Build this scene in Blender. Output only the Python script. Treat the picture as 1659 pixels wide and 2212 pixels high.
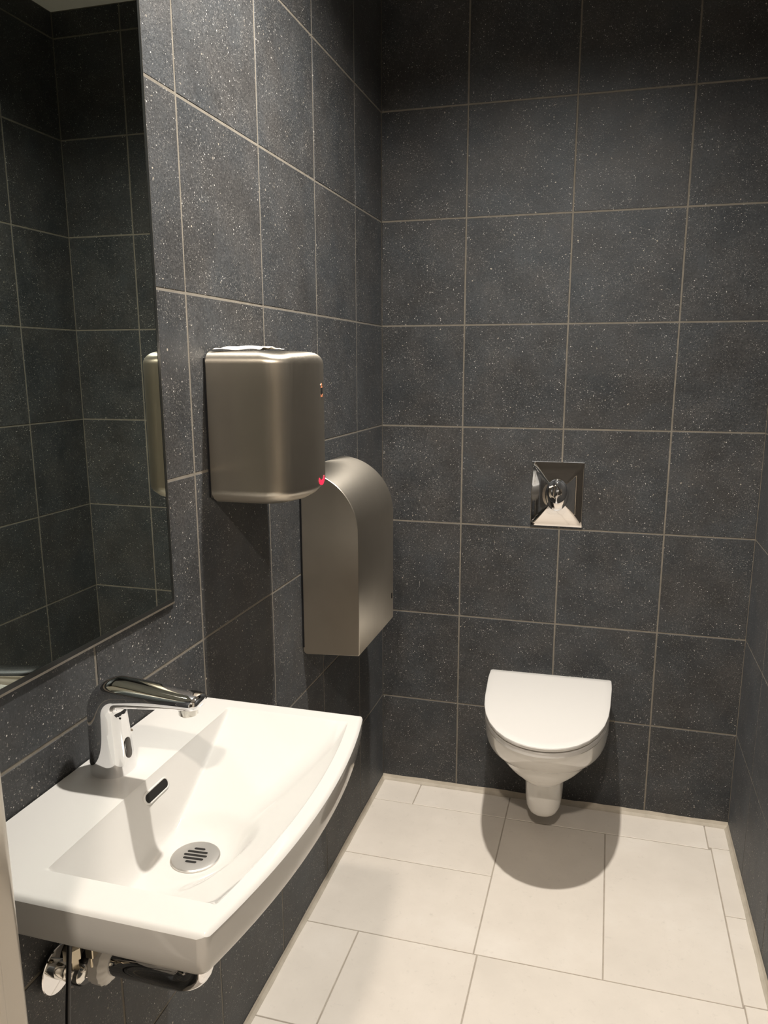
import bpy, bmesh, math, random
from mathutils import Vector, Matrix

random.seed(7)
S = bpy.context.scene
COL = S.collection
for o in list(bpy.data.objects):
    bpy.data.objects.remove(o)

# ------------------------------------------------------------------ camera
FW, FH = 1659.0, 2212.0
cam_d = bpy.data.cameras.new('camera')
cam = bpy.data.objects.new('camera', cam_d)
COL.objects.link(cam)
cam_d.sensor_fit = 'HORIZONTAL'
cam_d.sensor_width = 36.0
cam_d.lens = 1671.87 / FW * 36.0
cam_d.shift_x = -18.5 / FW
cam_d.shift_y = 27.06 / FW
cam_d.clip_start = 0.01
right = Vector((0.9635, 0.2677, 0.0))
down = Vector((0.0540, -0.1941, -0.9795))
fwd = Vector((-0.2622, 0.9438, -0.2015)).normalized()
right = (right - fwd * right.dot(fwd)).normalized()
upv = right.cross(fwd)
M = Matrix((right, upv, -fwd)).transposed().to_4x4()
M.translation = Vector((0.68216, -2.33361, 1.38602))
cam.matrix_world = M
S.camera = cam

# ------------------------------------------------------------------ world, lamps, exposure
W = bpy.data.worlds.new('world')
S.world = W
W.use_nodes = True
W.node_tree.nodes['Background'].inputs[0].default_value = (0.9, 0.95, 1.0, 1)
W.node_tree.nodes['Background'].inputs[1].default_value = 0.02

S.view_settings.view_transform = 'Standard'
S.view_settings.look = 'None'
S.view_settings.gamma = 1.0
S.view_settings.use_curve_mapping = False
S.view_settings.exposure = 0.03

CEIL = 2.48
LAMP_A = (0.49, -0.97, CEIL - 0.012)
LAMP_B = (0.62, -2.72, CEIL - 0.012)
WARM = (1.0, 0.875, 0.72)


def ceiling_lamp(loc, watts, size, col=WARM, cone=150.0, blend=0.6):
    d = bpy.data.lights.new('downlight_lamp', 'SPOT')
    d.shadow_soft_size = size / 2
    d.spot_size = math.radians(cone)
    d.spot_blend = blend
    d.energy = watts
    d.color = col
    o = bpy.data.objects.new('downlight_lamp', d)
    o.location = loc
    COL.objects.link(o)
    return o


ceiling_lamp(LAMP_A, 186.0, 0.045, (1.0, 0.945, 0.87), 152.0, 1.0)
ceiling_lamp(LAMP_B, 158.0, 0.10, (1.0, 0.88, 0.76), 170.0, 0.5)

S.cycles.max_bounces = 10
S.cycles.diffuse_bounces = 5
S.cycles.glossy_bounces = 6
S.cycles.sample_clamp_indirect = 6.0
S.cycles.blur_glossy = 0.3
S.cycles.use_denoising = True


# ------------------------------------------------------------------ materials
def rgb(r, g, b):
    def f(c):
        c /= 255.0
        return c / 12.92 if c <= 0.04045 else ((c + 0.055) / 1.055) ** 2.4
    return (f(r), f(g), f(b), 1.0)


def mat(name, color=(0.8, 0.8, 0.8, 1), rough=0.5, metal=0.0, spec=0.5, coat=0.0):
    m = bpy.data.materials.new(name)
    m.use_nodes = True
    b = m.node_tree.nodes['Principled BSDF']
    b.inputs['Base Color'].default_value = color
    b.inputs['Roughness'].default_value = rough
    b.inputs['Metallic'].default_value = metal
    b.inputs['Specular IOR Level'].default_value = spec
    if coat:
        b.inputs['Coat Weight'].default_value = coat
        b.inputs['Coat Roughness'].default_value = 0.03
    return m


def NT(m):
    nt = m.node_tree
    return nt, nt.nodes, nt.links, nt.nodes['Principled BSDF']


def coords(nt, use_random=True):
    """object coordinates, moved by a random amount per object so that every tile differs"""
    N, L = nt.nodes, nt.links
    tc = N.new('ShaderNodeTexCoord')
    if not use_random:
        return tc.outputs['Object']
    oi = N.new('ShaderNodeObjectInfo')
    mu = N.new('ShaderNodeMath'); mu.operation = 'MULTIPLY'; mu.inputs[1].default_value = 37.0
    L.new(oi.outputs['Random'], mu.inputs[0])
    ad = N.new('ShaderNodeVectorMath'); ad.operation = 'ADD'
    L.new(tc.outputs['Object'], ad.inputs[0]); L.new(mu.outputs[0], ad.inputs[1])
    return ad.outputs[0]


def noise(nt, vec, scale, detail=4.0, rough=0.55):
    n = nt.nodes.new('ShaderNodeTexNoise')
    n.inputs['Scale'].default_value = scale
    n.inputs['Detail'].default_value = detail
    n.inputs['Roughness'].default_value = rough
    nt.links.new(vec, n.inputs['Vector'])
    return n.outputs['Fac']


def ramp(nt, fac, stops):
    r = nt.nodes.new('ShaderNodeValToRGB')
    e = r.color_ramp.elements
    while len(e) < len(stops):
        e.new(0.5)
    for k, (p, c) in enumerate(stops):
        e[k].position = p
        e[k].color = c if len(c) == 4 else (*c, 1)
    nt.links.new(fac, r.inputs['Fac'])
    return r.outputs['Color']


def math_n(nt, op, a, b=None):
    m = nt.nodes.new('ShaderNodeMath'); m.operation = op
    for i, v in enumerate((a, b)):
        if v is None:
            continue
        if isinstance(v, (int, float)):
            m.inputs[i].default_value = v
        else:
            nt.links.new(v, m.inputs[i])
    return m.outputs[0]


def mix(nt, fac, a, b):
    m = nt.nodes.new('ShaderNodeMix'); m.data_type = 'RGBA'
    nt.links.new(fac, m.inputs[0])
    for i, v in ((6, a), (7, b)):
        if isinstance(v, tuple):
            m.inputs[i].default_value = v
        else:
            nt.links.new(v, m.inputs[i])
    return m.outputs[2]


def bump(nt, h, strength, dist, bsdf):
    b = nt.nodes.new('ShaderNodeBump')
    b.inputs['Strength'].default_value = strength
    b.inputs['Distance'].default_value = dist
    nt.links.new(h, b.inputs['Height'])
    nt.links.new(b.outputs[0], bsdf.inputs['Normal'])


def tile_coords(nt):
    """metres across the tile's face, moved per tile"""
    N, L = nt.nodes, nt.links
    uv = N.new('ShaderNodeTexCoord').outputs['UV']
    oi = N.new('ShaderNodeObjectInfo')
    wn = N.new('ShaderNodeTexWhiteNoise'); wn.noise_dimensions = '1D'
    L.new(oi.outputs['Random'], wn.inputs['W'])
    sc = N.new('ShaderNodeVectorMath'); sc.operation = 'SCALE'; sc.inputs['Scale'].default_value = 6.0
    L.new(wn.outputs['Color'], sc.inputs[0])
    ad = N.new('ShaderNodeVectorMath'); ad.operation = 'ADD'
    L.new(uv, ad.inputs[0]); L.new(sc.outputs[0], ad.inputs[1])
    return ad.outputs[0]


def slate_material():
    m = mat('dark_slate_tile', rough=0.42, spec=0.5)
    nt, N, L, B = NT(m)
    v = tile_coords(nt)
    clouds = noise(nt, v, 9.0, 5.0, 0.6)
    hue = noise(nt, v, 6.5, 3.0, 0.6)
    fine = noise(nt, v, 230.0, 3.0, 0.65)
    dark = mix(nt, ramp(nt, hue, [(0.35, (0, 0, 0)), (0.65, (1, 1, 1))]), (0.0282, 0.0262, 0.0245, 1), (0.0247, 0.0264, 0.0281, 1))
    light = mix(nt, ramp(nt, hue, [(0.35, (0, 0, 0)), (0.65, (1, 1, 1))]), (0.0535, 0.0505, 0.0480, 1), (0.0480, 0.0506, 0.0530, 1))
    base = mix(nt, ramp(nt, clouds, [(0.30, (0, 0, 0)), (0.70, (1, 1, 1))]), dark, light)
    grain = ramp(nt, fine, [(0.30, (0.60, 0.60, 0.60)), (0.70, (1.42, 1.42, 1.42))])
    mu = N.new('ShaderNodeMix'); mu.data_type = 'RGBA'; mu.blend_type = 'MULTIPLY'; mu.inputs[0].default_value = 1.0
    L.new(base, mu.inputs[6]); L.new(grain, mu.inputs[7])
    col = mu.outputs[2]

    def specks(scale, size, chance, patch_scale, lo, hi, tint, col):
        wv = N.new('ShaderNodeVectorMath'); wv.operation = 'ADD'
        nn = N.new('ShaderNodeTexNoise'); nn.inputs['Scale'].default_value = scale * 0.7; nn.inputs['Detail'].default_value = 1.0
        L.new(v, nn.inputs['Vector'])
        sv = N.new('ShaderNodeVectorMath'); sv.operation = 'SCALE'; sv.inputs['Scale'].default_value = 0.9 / scale
        L.new(nn.outputs['Color'], sv.inputs[0])
        L.new(v, wv.inputs[0]); L.new(sv.outputs[0], wv.inputs[1])
        vo = N.new('ShaderNodeTexVoronoi'); vo.voronoi_dimensions = '2D'
        vo.inputs['Scale'].default_value = scale
        L.new(wv.outputs[0], vo.inputs['Vector'])
        sep = N.new('ShaderNodeSeparateColor'); L.new(vo.outputs['Color'], sep.inputs[0])
        rad = math_n(nt, 'MULTIPLY', math_n(nt, 'ADD', math_n(nt, 'MULTIPLY', sep.outputs[2], 0.8), 0.4), size)
        near = math_n(nt, 'LESS_THAN', vo.outputs['Distance'], rad)
        patch = ramp(nt, noise(nt, v, patch_scale, 3.0), [(lo, (0.12, 0.12, 0.12)), (hi, (1, 1, 1))])
        pick = math_n(nt, 'LESS_THAN', sep.outputs[0], math_n(nt, 'MULTIPLY', patch, chance))
        f = math_n(nt, 'MULTIPLY', near, pick)
        f = math_n(nt, 'MULTIPLY', f, math_n(nt, 'ADD', math_n(nt, 'MULTIPLY', sep.outputs[1], 0.75), 0.25))
        return mix(nt, f, col, tint)
    col = specks(430.0, 0.34, 0.36, 16.0, 0.40, 0.68, rgb(128, 125, 120), col)
    col = specks(240.0, 0.24, 0.125, 14.0, 0.40, 0.70, rgb(200, 196, 190), col)
    col = specks(95.0, 0.14, 0.045, 7.0, 0.34, 0.62, rgb(176, 167, 152), col)
    L.new(col, B.inputs['Base Color'])
    r = ramp(nt, fine, [(0.2, (0.46, 0.46, 0.46)), (0.8, (0.70, 0.70, 0.70))])
    L.new(r, B.inputs['Roughness'])
    B.inputs['Specular Tint'].default_value = (0.90, 0.95, 1.0, 1)
    B.inputs['Sheen Weight'].default_value = 0.03
    B.inputs['Sheen Roughness'].default_value = 0.45
    B.inputs['Sheen Tint'].default_value = (0.86, 0.92, 1.0, 1)
    h = math_n(nt, 'ADD', math_n(nt, 'MULTIPLY', noise(nt, v, 420.0, 3.0), 0.6), math_n(nt, 'MULTIPLY', noise(nt, v, 55.0, 3.0), 0.6))
    bump(nt, h, 0.5, 0.0016, B)
    return m


def floor_tile_material():
    m = mat('pale_stone_tile', rough=0.5, spec=0.4)
    nt, N, L, B = NT(m)
    v = coords(nt)
    a = noise(nt, v, 5.0, 5.0, 0.6)
    c = ramp(nt, a, [(0.30, rgb(219, 211, 200)), (0.55, rgb(226, 218, 207)), (0.75, rgb(232, 225, 215))])
    s = noise(nt, v, 60.0, 4.0, 0.7)
    f = ramp(nt, s, [(0.60, (0, 0, 0)), (0.82, (0.35, 0.35, 0.35))])
    c = mix(nt, f, c, rgb(178, 172, 162))
    L.new(c, B.inputs['Base Color'])
    bump(nt, noise(nt, v, 250.0, 3.0), 0.25, 0.0006, B)
    return m


def brushed_material(name, axis, color, rough=0.30):
    m = mat(name, color, rough, 1.0)
    nt, N, L, B = NT(m)
    tc = N.new('ShaderNodeTexCoord')
    mp = N.new('ShaderNodeMapping')
    mp.inputs['Scale'].default_value = [(14.0 if i == axis else 900.0) for i in range(3)]
    L.new(tc.outputs['Object'], mp.inputs['Vector'])
    n = noise(nt, mp.outputs[0], 1.0, 3.0)
    L.new(ramp(nt, n, [(0.2, (rough - 0.04,) * 3), (0.8, (rough + 0.07,) * 3)]), B.inputs['Roughness'])
    B.inputs['Anisotropic'].default_value = 0.7
    ge = N.new('ShaderNodeNewGeometry')
    cr_ = N.new('ShaderNodeVectorMath'); cr_.operation = 'CROSS_PRODUCT'
    cr_.inputs[1].default_value = (0.02, 0.01, 1.0)
    L.new(ge.outputs['Normal'], cr_.inputs[0])
    L.new(cr_.outputs[0], B.inputs['Tangent'])
    cl = noise(nt, tc.outputs['Object'], 7.0, 3.0)
    L.new(ramp(nt, cl, [(0.3, tuple(c * 0.9 for c in color[:3])), (0.7, color[:3])]), B.inputs['Base Color'])
    bump(nt, n, 0.05, 0.0004, B)
    return m


def noisy(name, c0, c1, scale, rough, spec=0.4, b=0.0):
    m = mat(name, c0, rough, 0.0, spec)
    nt, N, L, B = NT(m)
    v = coords(nt)
    n = noise(nt, v, scale, 4.0)
    L.new(ramp(nt, n, [(0.3, c0[:3]), (0.7, c1[:3])]), B.inputs['Base Color'])
    if b:
        bump(nt, n, b, 0.001, B)
    return m


SLATE = slate_material()
FLOOR = floor_tile_material()
GROUT = noisy('wall_grout', rgb(110, 104, 94), rgb(124, 118, 108), 40.0, 0.9, 0.2, 0.2)
GB = GROUT.node_tree.nodes['Principled BSDF']
GB.inputs['Sheen Weight'].default_value = 0.05
GB.inputs['Sheen Roughness'].default_value = 0.45
FGROUT = noisy('floor_grout', rgb(162, 152, 140), rgb(178, 170, 158), 30.0, 0.9, 0.2, 0.2)
SEAL = noisy('sealant', rgb(172, 163, 148), rgb(190, 181, 166), 30.0, 0.6, 0.4)
PLASTER = noisy('white_plaster', rgb(224, 221, 214), rgb(232, 229, 222), 8.0, 0.85, 0.2)
CERAMIC = mat('ceramic_dimmed', rgb(189, 187, 183), 0.07, 0.0, 0.5, 0.0)  # white ceramic greyed down to offset the strong light on the basin
WCCERAMIC = mat('ceramic_brightened', rgb(230, 227, 221), 0.08, 0.0, 0.5)  # same ceramic as the basin, lightened to stand in for bounced light
PLASTIC = mat('white_plastic', rgb(222, 219, 214), 0.32, 0.0, 0.45)
CHROME = mat('chrome', (0.80, 0.80, 0.81, 1), 0.035, 1.0)
DCHROME = mat('worn_chrome', (0.70, 0.68, 0.63, 1), 0.14, 1.0)
STAINLESS = mat('satin_stainless', (0.72, 0.70, 0.67, 1), 0.38, 1.0)
BRASS = mat('nickel_brass', (0.46, 0.41, 0.32, 1), 0.25, 1.0)
STEEL_V = brushed_material('brushed_steel_fine', 2, (0.60, 0.55, 0.47, 1), 0.36)
STEEL_H = brushed_material('brushed_steel_across', 2, (0.62, 0.57, 0.49, 1), 0.36)
FRAME = mat('door_frame_steel', (0.60, 0.555, 0.49, 1), 0.30, 1.0)
_nt, _N, _L, _B = NT(FRAME)
_L.new(ramp(_nt, noise(_nt, coords(_nt, False), 18.0, 3.0), [(0.3, (0.27, 0.27, 0.27)), (0.7, (0.34, 0.34, 0.34))]), _B.inputs['Roughness'])
MIRROR = mat('mirror_silver', (0.55, 0.60, 0.55, 1), 0.0, 1.0)
MEDGE = mat('mirror_edge', (0.012, 0.013, 0.012, 1), 0.35, 0.0, 0.3)
BEAD = noisy('mirror_bead', rgb(128, 120, 108), rgb(142, 134, 122), 60.0, 0.5, 0.5)
BLACK = mat('black_rubber', (0.008, 0.008, 0.009, 1), 0.38)
HOLE_SHADE = mat('hole_shade', (0.012, 0.011, 0.010, 1), 0.6, 0.0, 0.2)  # near-black for solid plugs: shade inside holes put into the colour
SENSOR = mat('sensor_glass', (0.035, 0.028, 0.022, 1), 0.10)
PAPER = noisy('white_paper', rgb(222, 220, 215), rgb(240, 238, 234), 40.0, 0.8, 0.2, 0.5)
ORANGE = mat('orange_print', rgb(240, 150, 105), 0.4)
RED = mat('red_indicator', rgb(220, 30, 50), 0.3)
RB = RED.node_tree.nodes['Principled BSDF']
RB.inputs['Emission Color'].default_value = rgb(255, 35, 75)
RB.inputs['Emission Strength'].default_value = 1.1
LEDM = mat('lamp_diffuser', (1, 1, 1, 1), 0.5)
LB = LEDM.node_tree.nodes['Principled BSDF']
LB.inputs['Emission Color'].default_value = (*WARM, 1)
LB.inputs['Emission Strength'].default_value = 6.0
WMETAL = mat('white_lacquer', rgb(232, 230, 226), 0.35)


# ------------------------------------------------------------------ mesh helpers
def link_mesh(name, me, m, parent=None, loc=None, smooth=False):
    o = bpy.data.objects.new(name, me)
    COL.objects.link(o)
    if m is not None and not me.materials:
        me.materials.append(m)
    if smooth:
        for p in me.polygons:
            p.use_smooth = True
    if loc is not None:
        o.location = loc
    if parent is not None:
        o.parent = parent
    return o


def bm_obj(name, bm, m, parent=None, loc=None, smooth=False, angle=None):
    bmesh.ops.recalc_face_normals(bm, faces=bm.faces)
    me = bpy.data.meshes.new(name)
    bm.to_mesh(me)
    bm.free()
    o = link_mesh(name, me, m, parent, loc, smooth or angle is not None)
    if angle is not None:
        me.set_sharp_from_angle(angle=math.radians(angle))
    return o


def box(bm, x0, x1, y0, y1, z0, z1):
    v = [bm.verts.new((x, y, z)) for x in (x0, x1) for y in (y0, y1) for z in (z0, z1)]
    for f in ((0, 1, 3, 2), (4, 6, 7, 5), (0, 4, 5, 1), (2, 3, 7, 6), (0, 2, 6, 4), (1, 5, 7, 3)):
        bm.faces.new([v[i] for i in f])
    return v


def box_obj(name, m, parent, x0, x1, y0, y1, z0, z1, bevel=0.0, seg=2):
    c = Vector(((x0 + x1) / 2, (y0 + y1) / 2, (z0 + z1) / 2))
    bm = bmesh.new()
    box(bm, x0 - c.x, x1 - c.x, y0 - c.y, y1 - c.y, z0 - c.z, z1 - c.z)
    if bevel:
        bmesh.ops.bevel(bm, geom=bm.edges[:], offset=bevel, segments=seg, affect='EDGES', profile=0.5)
    off = c - (parent.location if parent is not None else Vector())
    return bm_obj(name, bm, m, parent, off, angle=40 if bevel else None)


def empty(name, loc, label=None, cat=None, group=None):
    o = bpy.data.objects.new(name, None)
    o.location = loc
    o.empty_display_size = 0.05
    COL.objects.link(o)
    tag(o, label, cat, group)
    return o


def tag(o, label=None, cat=None, group=None, kind=None):
    if label: o['label'] = label
    if cat: o['category'] = cat
    if group: o['group'] = group
    if kind: o['kind'] = kind
    return o


def bridge(bm, rings, close=True, cap0=False, cap1=False):
    """rings: lists of coordinates of the same length"""
    vs = [[bm.verts.new(p) for p in r] for r in rings]
    n = len(vs[0])
    for a, b in zip(vs, vs[1:]):
        for i in range(n if close else n - 1):
            j = (i + 1) % n
            bm.faces.new((a[i], a[j], b[j], b[i]))
    if cap0: bm.faces.new(vs[0][::-1])
    if cap1: bm.faces.new(vs[-1])
    return vs


def tube(bm, pts, r, n=16, caps=True):
    """round tube along points; r a number or one per point"""
    pts = [Vector(p) for p in pts]
    rs = r if isinstance(r, (list, tuple)) else [r] * len(pts)
    rings = []
    ref = None
    for k, p in enumerate(pts):
        a = pts[max(k - 1, 0)]; b = pts[min(k + 1, len(pts) - 1)]
        t = (b - a).normalized()
        if ref is None:
            ref = Vector((0, 0, 1)) if abs(t.z) < 0.9 else Vector((1, 0, 0))
        u = (ref - t * ref.dot(t)).normalized()
        ref = u
        w = t.cross(u)
        rings.append([p + (u * math.cos(2 * math.pi * i / n) + w * math.sin(2 * math.pi * i / n)) * rs[k] for i in range(n)])
    bridge(bm, rings, True, caps, caps)


def lathe(bm, prof, axis='Z', n=32, c=(0, 0, 0)):
    """prof: (radius, height) pairs around an axis through c"""
    rings = []
    for r, h in prof:
        ring = []
        for i in range(n):
            a = 2 * math.pi * i / n
            x, y = r * math.cos(a), r * math.sin(a)
            p = {'Z': (x, y, h), 'X': (h, x, y), 'Y': (x, h, y)}[axis]
            ring.append((p[0] + c[0], p[1] + c[1], p[2] + c[2]))
        rings.append(ring)
    bridge(bm, rings, True, True, True)


def stadium(hw, hh, n=10):
    """outline in 2-D, rounded ends along the first axis if hw > hh"""
    out = []
    if hw >= hh:
        d = hw - hh
        for s, a0 in ((1, -math.pi / 2), (-1, math.pi / 2)):
            for i in range(n + 1):
                a = a0 + math.pi * i / n
                out.append((s * d + hh * math.cos(a), hh * math.sin(a)))
    else:
        out = [(-y, x) for x, y in stadium(hh, hw, n)]
    return out


def rrect(hw, hh, r, n=5):
    out = []
    for sx, sy, a0 in ((1, 1, 0), (-1, 1, 90), (-1, -1, 180), (1, -1, 270)):
        for i in range(n + 1):
            a = math.radians(a0 + 90 * i / n)
            out.append((sx * (hw - r) + r * math.cos(a), sy * (hh - r) + r * math.sin(a)))
    return out


# ------------------------------------------------------------------ room shell
X0, X1 = 0.0, 1.10
YB, YF = 0.0, -1.885
T = 0.30
ROW0 = 0.3026
JOINT = 0.0042
TH = 0.008          # tile thickness; tile faces lie on the room planes, the grout 1.2 mm behind
REC = 0.0007

shell = {}


def wall_box(name, x0, x1, y0, y1, z0, z1, m):
    o = box_obj(name, m, None, x0, x1, y0, y1, z0, z1)
    o['kind'] = 'structure'
    shell[name] = o
    return o


wall_left = wall_box('wall_left', -0.12, -REC, -2.0, 0.12, -0.1, CEIL + 0.1, GROUT)
wall_right = wall_box('wall_right', X1 + REC, X1 + 0.12, -2.0, 0.12, -0.1, CEIL + 0.1, GROUT)
wall_back = wall_box('wall_back', -0.12 + 0.121, X1, REC, 0.12, -0.1, CEIL + 0.1, GROUT)
floor = wall_box('floor', -0.9, 2.2, -4.2, 0.12, -0.12, -0.0015, FGROUT)
ceiling = wall_box('ceiling', -0.9, 2.2, -4.2, 0.12, CEIL, CEIL + 0.1, PLASTER)

tile_cache = {}


def tile_mesh(w, h, nrm, m, th=TH, ch=0.0009):
    """a chamfered tile lying in the plane across axis nrm ('x+','x-','y-','z+'); face at local 0, body behind"""
    key = (round(w, 4), round(h, 4), nrm, m.name)
    if key in tile_cache:
        return tile_cache[key]
    a, b = w / 2, h / 2

    def P(u, v, d):        # d: depth behind the face
        if nrm == 'x+': return (-d, u, v)
        if nrm == 'x-': return (d, u, v)
        if nrm == 'y-': return (u, d, v)
        if nrm == 'y+': return (u, -d, v)
        return (u, v, -d)
    rings = []
    for d, s in ((th, 0.0), (ch, 0.0), (0.0, ch)):
        rings.append([P(x, y, d) for x, y in ((a - s, b - s), (-a + s, b - s), (-a + s, -b + s), (a - s, -b + s))])
    bm = bmesh.new()
    bridge(bm, rings, True, False, True)
    bmesh.ops.recalc_face_normals(bm, faces=bm.faces)
    # orient outwards
    cen = Vector(P(0, 0, 0)); inside = Vector(P(0, 0, 1.0))
    for f in bm.faces:
        if abs(f.normal.dot((inside - cen).normalized())) > 0.99 and f.normal.dot(inside - cen) > 0:
            bmesh.ops.reverse_faces(bm, faces=bm.faces[:])
            break
    uvl = bm.loops.layers.uv.new('UVMap')
    ax = {'x': (1, 2), 'y': (0, 2), 'z': (0, 1)}[nrm[0]]
    for f in bm.faces:
        for lp in f.loops:
            lp[uvl].uv = (lp.vert.co[ax[0]], lp.vert.co[ax[1]])
    me = bpy.data.meshes.new('tile')
    bm.to_mesh(me); bm.free()
    me.materials.append(m)
    tile_cache[key] = me
    return me


def put_tile(parent, nrm, m, lo, hi, plane):
    """lo, hi: the two in-plane coordinates of the cell; the joint is taken off each inner side"""
    w, h = hi[0] - lo[0] - JOINT, hi[1] - lo[1] - JOINT
    if w < 0.006 or h < 0.006:
        return
    me = tile_mesh(w, h, nrm, m)
    cu, cv = (lo[0] + hi[0]) / 2, (lo[1] + hi[1]) / 2
    p = plane + random.uniform(-0.00015, 0.00015)
    loc = {'x': (p, cu, cv), 'y': (cu, p, cv), 'z': (cu, cv, p)}[nrm[0]]
    o = bpy.data.objects.new('tile', me)
    COL.objects.link(o)
    o.parent = parent
    o.location = Vector(loc) - parent.location
    # a hair of tilt so that neighbouring faces catch the light differently
    o.rotation_euler = tuple(random.uniform(-0.0012, 0.0012) for _ in range(3))
    return o


def cuts(lo, hi, first):
    v = [lo]
    x = first
    while x > lo + 1e-6:
        x -= T
    while x < hi - 1e-6:
        if x > lo + 1e-6:
            v.append(x)
        x += T
    return v + [hi]


ZR = cuts(0.006, CEIL, ROW0)
for y0, y1 in zip(cuts(YF + 0.002, 0.0008, -0.249), cuts(YF + 0.002, 0.0008, -0.249)[1:]):
    for z0, z1 in zip(ZR, ZR[1:]):
        put_tile(wall_left, 'x+', SLATE, (y0, z0), (y1, z1), X0)
for y0, y1 in zip(cuts(YF + 0.002, 0.0008, -0.262), cuts(YF + 0.002, 0.0008, -0.262)[1:]):
    for z0, z1 in zip(ZR, ZR[1:]):
        put_tile(wall_right, 'x-', SLATE, (y0, z0), (y1, z1), X1)
for x0, x1 in zip(cuts(X0 - 0.0008, X1 + 0.0008, 0.2547), cuts(X0 - 0.0008, X1 + 0.0008, 0.2547)[1:]):
    for z0, z1 in zip(ZR, ZR[1:]):
        put_tile(wall_back, 'y-', SLATE, (x0, z0), (x1, z1), YB)

# floor tiles, laid as in the photograph: 30 x 60 pieces, half of them turned
FT = [(0.006, 0.138, -0.135, -0.006), (0.138, 0.437, -0.135, -0.006), (0.437, 1.031, -0.135, -0.006), (1.031, 1.094, -0.124, -0.006),
      (0.006, 0.437, -0.426, -0.135), (0.006, 0.437, -0.726, -0.426),
      (0.437, 0.738, -0.726, -0.135), (0.738, 1.038, -0.726, -0.135),
      (1.038, 1.094, -0.422, -0.124), (1.038, 1.094, -0.717, -0.422),
      (0.006, 0.147, -1.03, -0.726), (0.147, 0.446, -1.326, -0.726), (0.446, 1.040, -1.026, -0.726), (1.040, 1.094, -1.016, -0.717),
      (0.006, 0.147, -1.326, -1.03), (0.446, 1.040, -1.326, -1.026), (1.040, 1.094, -1.326, -1.016),
      (0.006, 0.446, -1.626, -1.326), (0.446, 0.746, -1.9, -1.326), (0.746, 1.094, -1.626, -1.326),
      (0.006, 0.446, -1.9, -1.626), (0.746, 1.094, -1.9, -1.626)]
JOINT_W, JOINT = JOINT, 0.0032
for a, b, c, d in FT:
    put_tile(floor, 'z+', FLOOR, (a, c), (b, d), 0.0)
yy = -1.9
while yy > -4.1:
    for xx in (-0.75, -0.15, 0.45, 1.05, 1.65):
        put_tile(floor, 'z+', FLOOR, (xx, yy - 0.3), (xx + 0.6, yy), 0.0)
    yy -= 0.3
JOINT = JOINT_W


# sealant coving between floor and walls
def cove(name, p0, p1, inward, r=0.012):
    p0, p1, inward = Vector(p0), Vector(p1), Vector(inward)
    prof = [(0.0, 0.0), (r, 0.0), (r * 0.62, r * 0.16), (r * 0.3, r * 0.42), (r * 0.12, r * 0.8), (0.0, r * 1.1)]
    n = 24
    rings = []
    for k in range(n + 1):
        p = p0.lerp(p1, k / n)
        s = 1.0 + random.uniform(-0.1, 0.1)
        rings.append([p + inward * (u * s) + Vector((0, 0, v * s)) for u, v in prof])
    bm = bmesh.new()
    bridge(bm, rings, True, True, True)
    o = bm_obj(name, bm, SEAL)
    o['kind'] = 'structure'
    return o


cove('trim_1', (0.001, -0.0005, 0.0004), (1.099, -0.0005, 0.0004), (0, -1, 0), 0.014)
cove('trim_2', (0.0005, -1.88, 0.0004), (0.0005, -0.001, 0.0004), (1, 0, 0), 0.010)
cove('trim_3', (1.0995, -1.88, 0.0004), (1.0995, -0.001, 0.0004), (-1, 0, 0), 0.012)

# entrance wall with the doorway the photograph is taken through
DX0, DX1, DZ = 0.24, 1.06, 2.12
EY0, EY1 = -2.0, YF
wf = wall_box('wall_front', -0.9, DX0 - 0.035, EY0, EY1, -0.1, CEIL + 0.001, PLASTER)
bm = bmesh.new()
c = wf.location
box(bm, DX1 + 0.035 - c.x, 2.2 - c.x, EY0 - c.y, EY1 - c.y, -0.1 - c.z, CEIL - c.z)
box(bm, DX0 - 0.035 - c.x, DX1 + 0.035 - c.x, EY0 - c.y, EY1 - c.y, DZ + 0.035 - c.z, CEIL - c.z)
tmp = bpy.data.meshes.new('wall_front_more'); bm.to_mesh(tmp); bm.free()
bm = bmesh.new(); bm.from_mesh(wf.data); bm.from_mesh(tmp); bm.to_mesh(wf.data); bm.free()
bpy.data.meshes.remove(tmp)
for x0, x1 in zip([DX1 + 0.062], [X1 - 0.002]):
    for z0, z1 in zip(ZR, ZR[1:]):
        put_tile(wf, 'y+', SLATE, (x0, z0), (x1, z1), YF + TH)
for x0, x1 in zip(cuts(DX0 - 0.06, DX1 + 0.06, 0.56), cuts(DX0 - 0.06, DX1 + 0.06, 0.56)[1:]):
    put_tile(wf, 'y+', SLATE, (x0, DZ + 0.06), (x1, CEIL), YF + TH)
for z0, z1 in zip(ZR, ZR[1:]):
    put_tile(wf, 'y+', SLATE, (0.002, z0), (DX0 - 0.062, z1), YF + TH)

# steel door frame: folded profile that runs up both sides and over the top
prof = [(0.033, -1.8785), (0.003, -1.8785), (0.0, -1.8815), (-0.001, -1.8865), (0.0, -1.8885), (0.0, -1.9055), (-0.0015, -1.9065), (0.003, -1.9095),
        (0.010, -1.9110), (0.012, -1.9130), (0.012, -1.962), (0.010, -1.964), (0.0, -1.966), (0.0, -2.004), (0.003, -2.007), (0.045, -2.007)]
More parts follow.
